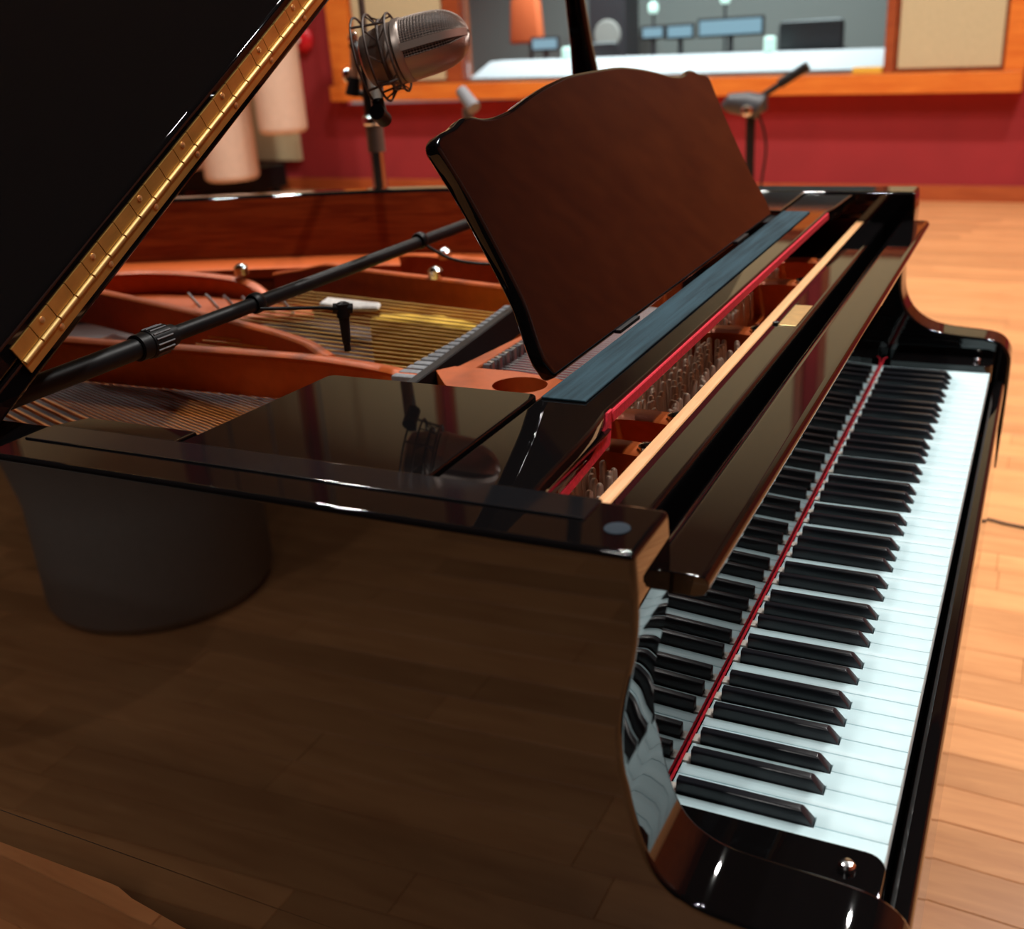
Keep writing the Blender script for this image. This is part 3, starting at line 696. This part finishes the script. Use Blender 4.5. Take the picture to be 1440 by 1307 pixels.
# tuning pins
bm = bmesh.new()
add_tube(bm, [(0, 0, 0.1632), (0, 0, 0.190), (0, 0, 0.191), (0, 0, 0.2035), (0, 0, 0.2055)], [0.0040, 0.0040, 0.0036, 0.0034, 0.0018], 8)
add_tube(bm, [(-0.0060, 0, 0.1725), (0.0060, 0, 0.1725)], 0.0016, 5)
pin0 = finish(bm, 'tuning_pin', 'pin', P, loc=Vector((0.1, 0.3, 0)) - wloc(P)); mp_ = pin0.data; first = True
def pin(x, y):
    global first
    if first: o = pin0; first = False
    else:
        o = bpy.data.objects.new('tuning_pin', mp_); COL.objects.link(o); o.parent = P
    o.location = Vector((x + random.uniform(-.0008, .0008), y + random.uniform(-.0008, .0008), 0)) - wloc(P)
    o.rotation_euler = (random.uniform(-.05, .02), random.uniform(-.03, .03), random.uniform(0, 3))
for (xa, xb, st_, ys) in ((0.085, 0.205, 0.0140, (0.278, 0.291, 0.304, 0.317)), (0.345, 0.622, 0.0138, (0.276, 0.289, 0.302, 0.315, 0.328, 0.341)), (0.68, 0.895, 0.0165, (0.318, 0.333, 0.348)), (0.95, 1.05, 0.018, (0.325, 0.34, 0.355))):
    x = xa; k = 0
    while x < xb:
        for j, y in enumerate(ys): pin(x + 0.004 * (j % 2), y)
        x += st_; k += 1

# lid
TH = math.radians(30.3); ct, stn = math.cos(TH), math.sin(TH)
def LP(u, y, nn): return (XO + u * ct - nn * stn, y, ZR + 0.0006 + u * stn + nn * ct)
def lid_obj(nm, poly, n0, n1, m, parent, bevel, seg=3, ang=30):
    bm = bmesh.new(); add_prism(bm, poly, 'z', n0, n1)
    if bevel: bevel_bm(bm, bevel, seg, ang)
    for v in bm.verts: v.co = LP(v.co.x, v.co.y, v.co.z)
    return finish(bm, nm, m, parent, wn=bool(bevel))
YH = 0.71
lp = [(0.0, YH), (TO - XO, YH)] + [(p[0] - XO, p[1]) for p in out[4:-6:2]] + [(0.0, 2.10)]
lid = lid_obj('lid', lp, 0.0, 0.0225, 'lacquer', P, 0.004)
def rr(x0, x1, y0, y1, r, k=5):
    o2 = []
    for cx, cy, a0 in ((x1 - r, y1 - r, 0), (x0 + r, y1 - r, PI / 2), (x0 + r, y0 + r, PI), (x1 - r, y0 + r, 1.5 * PI)):
        for i in range(k + 1): o2.append((cx + r * math.cos(a0 + PI / 2 * i / k), cy + r * math.sin(a0 + PI / 2 * i / k)))
    return o2
flap = lid_obj('front_flap', [(0.0, YH), (1.46, YH), (1.46, YH + 0.56), (0.0, YH + 0.56)], 0.0232, 0.047, 'lacquer', lid, 0.005, 4)
U0, U1 = 0.080, 1.36
nh = 0.0229
def lidbox(nm, u0, u1, y0, y1, n0, n1, m, par, bevel=0.0):
    return lid_obj(nm, [(u0, y0), (u1, y0), (u1, y1), (u0, y1)], n0, n1, m, par, bevel, 1)
lidbox('hinge_leaf', U0, U1, YH - 0.0016, YH, nh - 0.0145, nh - 0.0005, 'brass', lid, 0.0003)
seg_l = 0.0265; nseg = int((U1 - U0) / seg_l)
for k in range(nseg):
    u = U0 + k * seg_l
    lidbox('hinge_leaf', u + 0.0005, u + seg_l - 0.0005, YH - 0.0016, YH, nh + 0.0005, nh + 0.0145, 'brass', lid)
    bm = bmesh.new(); add_tube(bm, [LP(u + 0.0009, YH - 0.0022, nh - 0.0026), LP(u + seg_l - 0.0009, YH - 0.0022, nh - 0.0026)], 0.0027, 10)
    finish(bm, 'hinge_knuckle', 'brass_bright', lid)
    if k % 3 == 1:
        for dn in (0.0095, -0.0090):
            uu = u + seg_l * (0.5 if dn > 0 else 0.9)
            bm = bmesh.new(); add_tube(bm, [LP(uu, YH - 0.0012, nh + dn), LP(uu, YH - 0.0024, nh + dn), LP(uu, YH - 0.0031, nh + dn)], [0.0031, 0.0028, 0.0008], 12)
            finish(bm, 'screw', 'gold', lid)
# lid prop
f0 = Vector((1.255, 0.697, 0.275)); f1 = Vector((1.184, 0.762, 1.042))
bm = bmesh.new()
prf = [(0.0, 0.046), (0.10, 0.043), (0.20, 0.033), (0.28, 0.0245), (0.36, 0.0190), (0.45, 0.0165), (0.7, 0.0150), (1.0, 0.014)]
axd = (f1 - f0).normalized(); side_v = Vector((0, 1, 0)); side_v = (side_v - axd * side_v.dot(axd)).normalized(); dep = axd.cross(side_v)
rg = []
for t_, w_ in prf:
    c = f0 + (f1 - f0) * t_
    rg.append([bm.verts.new(c + side_v * (w_ * a) + dep * (0.011 * b2)) for a, b2 in ((-1, -.5), (-.7, -1), (.7, -1), (1, -.5), (1, .5), (.7, 1), (-.7, 1), (-1, .5))])
for i in range(len(rg) - 1):
    for k in range(8): bm.faces.new((rg[i][k], rg[i][(k + 1) % 8], rg[i + 1][(k + 1) % 8], rg[i + 1][k]))
bm.faces.new(rg[0][::-1]); bm.faces.new(rg[-1]); finish(bm, 'lid_prop', 'lacquer', P, ang=50)
# legs and pedals below the case
for x, y in ((0.0, 0.22), (1.22, 0.22), (0.5, 2.12)):
    bm = bmesh.new(); rg = []
    for z, w_ in ((-0.16 if y > 1 else -0.15, 0.062), (-0.26, 0.062), (-0.28, 0.052), (-0.60, 0.040), (-0.66, 0.040)):
        rg.append([bm.verts.new((x + a * w_, y + b2 * w_, z)) for a, b2 in ((-1, -1), (1, -1), (1, 1), (-1, 1))])
    for i in range(4):
        for k in range(4): bm.faces.new((rg[i][k], rg[i][(k + 1) % 4], rg[i + 1][(k + 1) % 4], rg[i + 1][k]))
    bm.faces.new(rg[0][::-1]); bm.faces.new(rg[-1]); lg = finish(bm, 'leg', 'lacquer', P)
    tube('caster', [(x - 0.018, y, -0.694), (x + 0.018, y, -0.694)], 0.0355, 'brass', lg, 18, loc=(0, 0, 0))
    tube('caster_fork', [(x, y, -0.665), (x, y, -0.655)], 0.03, 'brass', lg, 12, loc=(0, 0, 0))
box('leg_brace', 0.44, 0.56, 1.2, 1.28, -0.16, 0.054, 'mahogany', P)
for x in (0.53, 0.69): box('lyre_post', x - 0.015, x + 0.015, 0.20, 0.23, -0.60, -0.15, 'lacquer', P, 0.003)
lb = box('lyre_box', 0.47, 0.75, 0.13, 0.26, -0.66, -0.60, 'lacquer', P, 0.004)
for x in (0.55, 0.61, 0.67): box('pedal', x - 0.012, x + 0.012, 0.02, 0.15, -0.675, -0.662, 'brass', P, 0.003)

# ------------------------------------------------------------------ microphone bar across the rim
def bar_y(x): return 0.771 - 0.012 * x
ZB = 0.3015
bar = empty('microphone_bar', (0.6, bar_y(0.6), ZR), 'black telescopic microphone bar laid across the open piano', 'microphone bar')
pb = lambda x: (x, bar_y(x), ZB + 0.004 * (1 - abs(x - .6)))
tube('thick_tube', [pb(-0.064), pb(0.150)], 0.0112, 'wire_black', bar, 20)
tube('thin_tube', [pb(0.150), pb(1.33)], 0.0086, 'wire_black', bar, 20)
bm = bmesh.new(); pts, rs = step_tube(pb(0.122), pb(0.176), [(0, 0.0120), (0.03, 0.0140), (0.28, 0.0140), (0.30, 0.0150), (0.8, 0.0150), (0.83, 0.0128), (1, 0.0120)]); add_tube(bm, pts, rs, 24); finish(bm, 'locking_collar', 'wire_black', bar, ang=30)
for k in range(16):
    a = 2 * PI * k / 16; c0 = Vector(pb(0.140)); c1 = Vector(pb(0.163)); rv = Vector((0, math.cos(a), math.sin(a))) * 0.0152
    tube('collar_ridge', [c0 + rv, c1 + rv], 0.0011, 'greyfelt', bar, 5)
def clip(x):
    pts, rs = step_tube(pb(x - 0.007), pb(x + 0.007), [(0, 0.0108), (0.2, 0.0122), (0.8, 0.0122), (1, 0.0108)])
    bm = bmesh.new(); add_tube(bm, pts, rs, 20); o = finish(bm, 'ring_clip', 'wire_black', bar, ang=30)
clip(0.315); clip(0.690)
for xx in (-0.060, 1.31):
    box('rubber_foot', xx - 0.009, xx + 0.009, bar_y(xx) - 0.012, bar_y(xx) + 0.012, ZR + 0.0003, ZB - 0.005, 'wire_black', bar, 0.002, 1)
def mini(x, drop, lab, pts, bl):
    t = empty('gooseneck_microphone', pb(x), lab, 'microphone', 'small microphones on the bar')
    tube('gooseneck', catmull(pts, 6), 0.0021, 'wire_black', t, 8)
    if bl:
        e = Vector(pts[-1]); dn = Vector((-0.004, 0.004, -1)).normalized()
        bm = bmesh.new(); pr2 = [(-0.010, 0.004), (-0.008, 0.0082), (0.008, 0.0082), (0.009, 0.0066), (0.040, 0.0050), (0.041, 0.0042), (0.050, 0.0042), (0.051, 0.001)]
        add_tube(bm, [e + dn * a for a, _ in pr2], [r for _, r in pr2], 16); finish(bm, 'capsule_body', 'wire_black', t, ang=30)
        tube('elbow', [e + Vector((0.006, -0.010, 0.001)), e + Vector((-0.006, 0.010, 0.003))], 0.0062, 'wire_black', t, 10)
q = Vector(pb(0.315))
mini(0.315, 1, 'tiny black microphone hanging on a gooseneck over the strings', [q + Vector((-0.006, -0.010, -0.005)), q + Vector((0.02, -0.03, -0.010)), q + Vector((0.045, -0.06, -0.014)), q + Vector((0.055, -0.083, -0.018))], True)
q = Vector(pb(0.690))
mini(0.690, 0, 'thin black gooseneck from the bar passing behind the music rack', [q + Vector((0.002, -0.010, -0.008)), q + Vector((0.02, -0.04, -0.030)), q + Vector((0.05, -0.085, -0.042)), q + Vector((0.10, -0.15, -0.046)), q + Vector((0.14, -0.19, -0.048))], True)

# ------------------------------------------------------------------ large condenser microphone, shock mount and stand
MC = Vector((0.583, 0.696, 0.5655))                     # rear of the grille
ax = (RIGHT * 0.955 + UP * 0.20 - FWD * 0.20).normalized(); upm = (UP - ax * UP.dot(ax)).normalized(); sdm = ax.cross(upm)
up0, sd0 = upm.copy(), sdm.copy()
roll = math.radians(108)
upm, sdm = upm * math.cos(roll) + sdm * math.sin(roll), sdm * math.cos(roll) - upm * math.sin(roll)
def ML(a, u, s): return MC + ax * a + upm * u + sdm * s
mic = empty('condenser_microphone', MC, 'large silver condenser microphone with a mesh head above the strings', 'microphone')
def lathe_m(nm, prof, m, par, seg=40, wire=0.0, squash=1.0):
    bm = bmesh.new(); rg = []
    for a, r in prof: rg.append([bm.verts.new(ML(a, r * math.cos(2 * PI * k / seg), r * squash * math.sin(2 * PI * k / seg))) for k in range(seg)])
    for i in range(len(rg) - 1):
        for k in range(seg): bm.faces.new((rg[i][k], rg[i][(k + 1) % seg], rg[i + 1][(k + 1) % seg], rg[i + 1][k]))
    if not wire: bm.faces.new(rg[0][::-1]); bm.faces.new(rg[-1])
    o = finish(bm, nm, m, par, smooth=not wire, ang=40)
    if wire:
        w = o.modifiers.new('wire', 'WIREFRAME'); w.thickness = wire; w.use_replace = True; w.use_even_offset = False
    return o
R0 = 0.0405
dome = [(0.0, R0 * 0.985), (0.006, R0), (0.020, R0 * 1.0), (0.036, R0 * 0.985), (0.052, R0 * 0.93), (0.064, R0 * 0.83), (0.073, R0 * 0.68), (0.080, R0 * 0.48), (0.084, R0 * 0.25), (0.0855, 0.002)]
dfin = [(a, r) for a, r in catmull(dome, 4)]
lathe_m('grille_mesh', [(a, max(r, 0.001)) for a, r in dfin[:-1]], 'micgrey', mic, 76, wire=0.00075, squash=0.92)
lathe_m('grille_core', [(a, max(r - 0.0022, 0.0006)) for a, r in dome], 'micdark', mic, 32, squash=0.92)
lathe_m('grille_ring', [(-0.004, R0 * 0.9), (-0.004, R0 * 1.02), (0.004, R0 * 1.035), (0.006, R0 * 1.01), (0.006, R0 * 0.9)], 'micgrey', mic, 48, squash=0.94)
lathe_m('body', [(-0.052, R0 * 0.6), (-0.048, R0 * 0.80), (-0.022, R0 * 0.95), (-0.006, R0 * 0.97), (-0.004, R0 * 0.8)], 'micgrey', mic, 48, squash=0.95)
bm = bmesh.new(); rg = []
for a, r in dfin[2:-2]:
    rg.append([bm.verts.new(ML(a, (r + 0.0006) * math.cos(t), (r + 0.0006) * 0.92 * math.sin(t))) for t in [math.radians(20 + 140 * k / 24) for k in range(25)]])
for i in range(len(rg) - 1):
    for k in range(24): bm.faces.new((rg[i][k], rg[i][k + 1], rg[i + 1][k + 1], rg[i + 1][k]))
finish(bm, 'lower_shell', 'micgrey', mic)
for sgn in (1,):
    pts = []
    bm = bmesh.new()
    path = [(a, r + 0.0012) for a, r in dfin[:-2]]
    L2 = []
    for a, r in path: L2.append((ML(a, -r, -0.0045), ML(a, -r, 0.0045), ML(a, -r + 0.003, 0.0045), ML(a, -r + 0.003, -0.0045)))
    for a, r in reversed(path): L2.append((ML(a, r, -0.0045), ML(a, r, 0.0045), ML(a, r - 0.003, 0.0045), ML(a, r - 0.003, -0.0045)))
    V = [[bm.verts.new(q) for q in l] for l in L2]
    for i in range(len(V) - 1):
        for k in range(4): bm.faces.new((V[i][k], V[i][(k + 1) % 4], V[i + 1][(k + 1) % 4], V[i + 1][k]))
    finish(bm, 'head_band', 'micgrey', mic, ang=40)
ST = Vector((1.75, 1.507, 0))
stand = empty('microphone_stand', (ST.x, ST.y, FLOOR), 'heavy chrome and black stand with boom holding the silver microphone', 'microphone stand')
def circ(a, r, nrm=ax, n_=28, s0=0.0):
    return [ML(a, r * math.cos(2 * PI * k / n_ + s0), r * math.sin(2 * PI * k / n_ + s0)) for k in range(n_ + 1)]
cage = empty('shock_mount', ML(-0.05, 0, 0), 'wiry spider shock mount around the silver microphone body', 'shock mount')
for a, r in ((-0.008, 0.0475), (-0.034, 0.053), (-0.050, 0.053)): tube('cage_ring', circ(a, r), 0.0016, 'elastic', cage, 6)
tube('cage_ring', circ(-0.020, R0 * 1.04), 0.0022, 'elastic', cage, 6)
for k in range(10):
    t0 = 2 * PI * k / 10
    tube('elastic_band', [ML(-0.008, 0.0475 * math.cos(t0), 0.0475 * math.sin(t0)), ML(-0.020, 0.0415 * math.cos(t0 + 0.3), 0.0415 * math.sin(t0 + 0.3)), ML(-0.034, 0.053 * math.cos(t0), 0.053 * math.sin(t0))], 0.0012, 'elastic', cage, 5)
for k in range(4):
    t0 = 2 * PI * (k + 0.5) / 4
    tube('cage_rod', [ML(-0.008, 0.0475 * math.cos(t0), 0.0475 * math.sin(t0)), ML(-0.050, 0.053 * math.cos(t0), 0.053 * math.sin(t0))], 0.0017, 'elastic', cage, 6)
ML0 = lambda a, u: MC + ax * a + up0 * u
jn = ML0(-0.046, -0.072)
bm = bmesh.new(); add_tube(bm, [ML0(-0.046, -0.052), jn], [0.008, 0.008], 10); finish(bm, 'mount_neck', 'wire_black', cage)
tube('mount_swivel', [jn + sd0 * 0.015, jn - sd0 * 0.015], 0.010, 'wire_black', cage, 14)
# boom from the pole top to the mount
top = Vector((ST.x, ST.y, 0.545))
tube('boom_arm', [jn + (jn - top).normalized() * -0.016, top], 0.0095, 'wire_black', stand, 12)
tube('boom_clamp', [top + Vector((-0.02, 0.02, 0)), top + Vector((0.02, -0.02, 0))], 0.028, 'wire_black', stand, 16)
z3 = lambda z: (ST.x, ST.y, z)
tube('upper_pole', [z3(0.395), z3(0.575)], 0.0215, 'wire_black', stand, 18)
bm = bmesh.new(); add_tube(bm, [z3(z) for z in (0.375, 0.38, 0.395, 0.40)], [0.022, 0.027, 0.027, 0.022], 20); finish(bm, 'chrome_collar', 'chrome', stand)
tube('top_rod', [z3(0.575), z3(0.80)], 0.008, 'elastic', stand, 12)
tube('clutch', [z3(0.31), z3(0.375)], 0.0225, 'elastic', stand, 18)
tube('chrome_pole', [z3(FLOOR + 0.12), z3(0.31)], 0.0205, 'chrome', stand, 18)
for k in range(3):
    a = 2 * PI * k / 3 + 0.4
    tube('leg', [z3(FLOOR + 0.16), (ST.x + 0.38 * math.cos(a), ST.y + 0.38 * math.sin(a), FLOOR + 0.016)], 0.013, 'chrome', stand, 10)
# second stand farther back with a short bronze microphone
S2 = Vector((2.62, 1.70, 0))
s2 = empty('microphone_stand', (S2.x, S2.y, FLOOR), 'second grey microphone stand farther back, half behind the music rack', 'microphone stand')
z4 = lambda z: (S2.x, S2.y, z)
tube('pole', [z4(FLOOR + 0.1), z4(0.345)], 0.018, 'elastic', s2, 14)
bm = bmesh.new(); add_tube(bm, [(S2.x + 0.02, S2.y + 0.03, 0.40), (S2.x - 0.01, S2.y - 0.030, 0.345)], [0.020, 0.024], 14); finish(bm, 'clamp', 'greyfelt', s2)
BT = Vector((1.75, 1.549, 0.500))
tube('side_arm', [z3(0.44), tuple(BT + Vector((0, -0.004, -0.045)))], 0.008, 'wire_black', stand, 10)
for k in range(3):
    a = 2 * PI * k / 3
    tube('leg', [z4(FLOOR + 0.14), (S2.x + 0.32 * math.cos(a), S2.y + 0.32 * math.sin(a), FLOOR + 0.014)], 0.012, 'elastic', s2, 10)
pm = empty('pencil_microphone', BT, 'short bronze pencil microphone clamped beside the black pole behind the silver one', 'microphone')
tube('body', [BT + Vector((0, 0.0, -0.01)), BT + Vector((0, -0.006, 0.06))], 0.011, 'salmon', pm, 16)
tube('band', [BT + Vector((0, -0.006, 0.06)), BT + Vector((0, -0.007, 0.072))], 0.012, 'wire_black', pm, 16)
bm = bmesh.new(); add_tube(bm, [BT + Vector((0, -0.007, z)) for z in (0.072, 0.082, 0.092, 0.097)], [0.011, 0.014, 0.011, 0.003], 16); finish(bm, 'capsule', 'chrome', pm)
bm = bmesh.new(); add_tube(bm, [BT + Vector((0, 0.012, -0.05)), BT + Vector((0, 0.0, -0.008))], [0.020, 0.014], 14); finish(bm, 'holder', 'wire_black', pm)
bm = bmesh.new(); add_tube(bm, [BT + Vector((0, 0.022, z)) for z in (-0.02, -0.008, 0.008, 0.014)], [0.008, 0.014, 0.012, 0.003], 14); finish(bm, 'knob', 'chrome', pm)

# small boom stand with a dark head near the far wall
S3 = W(1.058, 3.0, 0)
s3 = empty('boom_stand', (S3[0], S3[1], FLOOR), 'small dark boom stand with a raised arm in front of the red wall', 'microphone stand')
v3 = lambda dy, z: (S3[0], S3[1] + dy, z)
tube('pole', [v3(0, FLOOR + 0.1), v3(0, 0.16)], 0.022, 'wire_black', s3, 10)
bm = bmesh.new(); add_tube(bm, [v3(0.135, 0.175), v3(0.10, 0.19), v3(0.02, 0.185), v3(-0.05, 0.17), v3(-0.06, 0.15)], [0.015, 0.045, 0.055, 0.06, 0.02], 16); finish(bm, 'head', 'darkplastic', s3)
tube('boom_arm', [v3(-0.02, 0.20), v3(-0.245, 0.335)], 0.014, 'wire_black', s3, 8)
tube('boom_grip', [v3(-0.13, 0.268), v3(-0.255, 0.342)], 0.022, 'wire_black', s3, 10)
bm = bmesh.new(); add_tube(bm, [(S3[0] - 0.075, S3[1], z) for z in (0.135, 0.15, 0.175, 0.185)], [0.01, 0.028, 0.028, 0.01], 12); finish(bm, 'knob', 'chrome', s3)
tube('cable', catmull([v3(-0.03, 0.16), v3(-0.075, 0.0), v3(-0.055, -0.2), v3(-0.03, -0.5), v3(-0.05, FLOOR + 0.01)], 5), 0.006, 'wire_black', s3, 6)
for k in range(3):
    a = 2 * PI * k / 3 + 0.3
    tube('leg', [v3(0, FLOOR + 0.14), (S3[0] + 0.3 * math.cos(a), S3[1] + 0.3 * math.sin(a), FLOOR + 0.016)], 0.014, 'wire_black', s3, 8)
# cable on the floor at the right
cb = tube('floor_cable', catmull([(2.235, 0.06, FLOOR + 0.004), (2.235, -0.01, FLOOR + 0.004), (2.215, -0.08, FLOOR + 0.004), (2.19, -0.3, FLOOR + 0.004), (2.25, -0.7, FLOOR + 0.004), (2.6, -1.1, FLOOR + 0.004)], 6), 0.004, 'wire_black', None, 8)
tag(cb, 'thin black cable lying on the parquet right of the keyboard', 'cable')
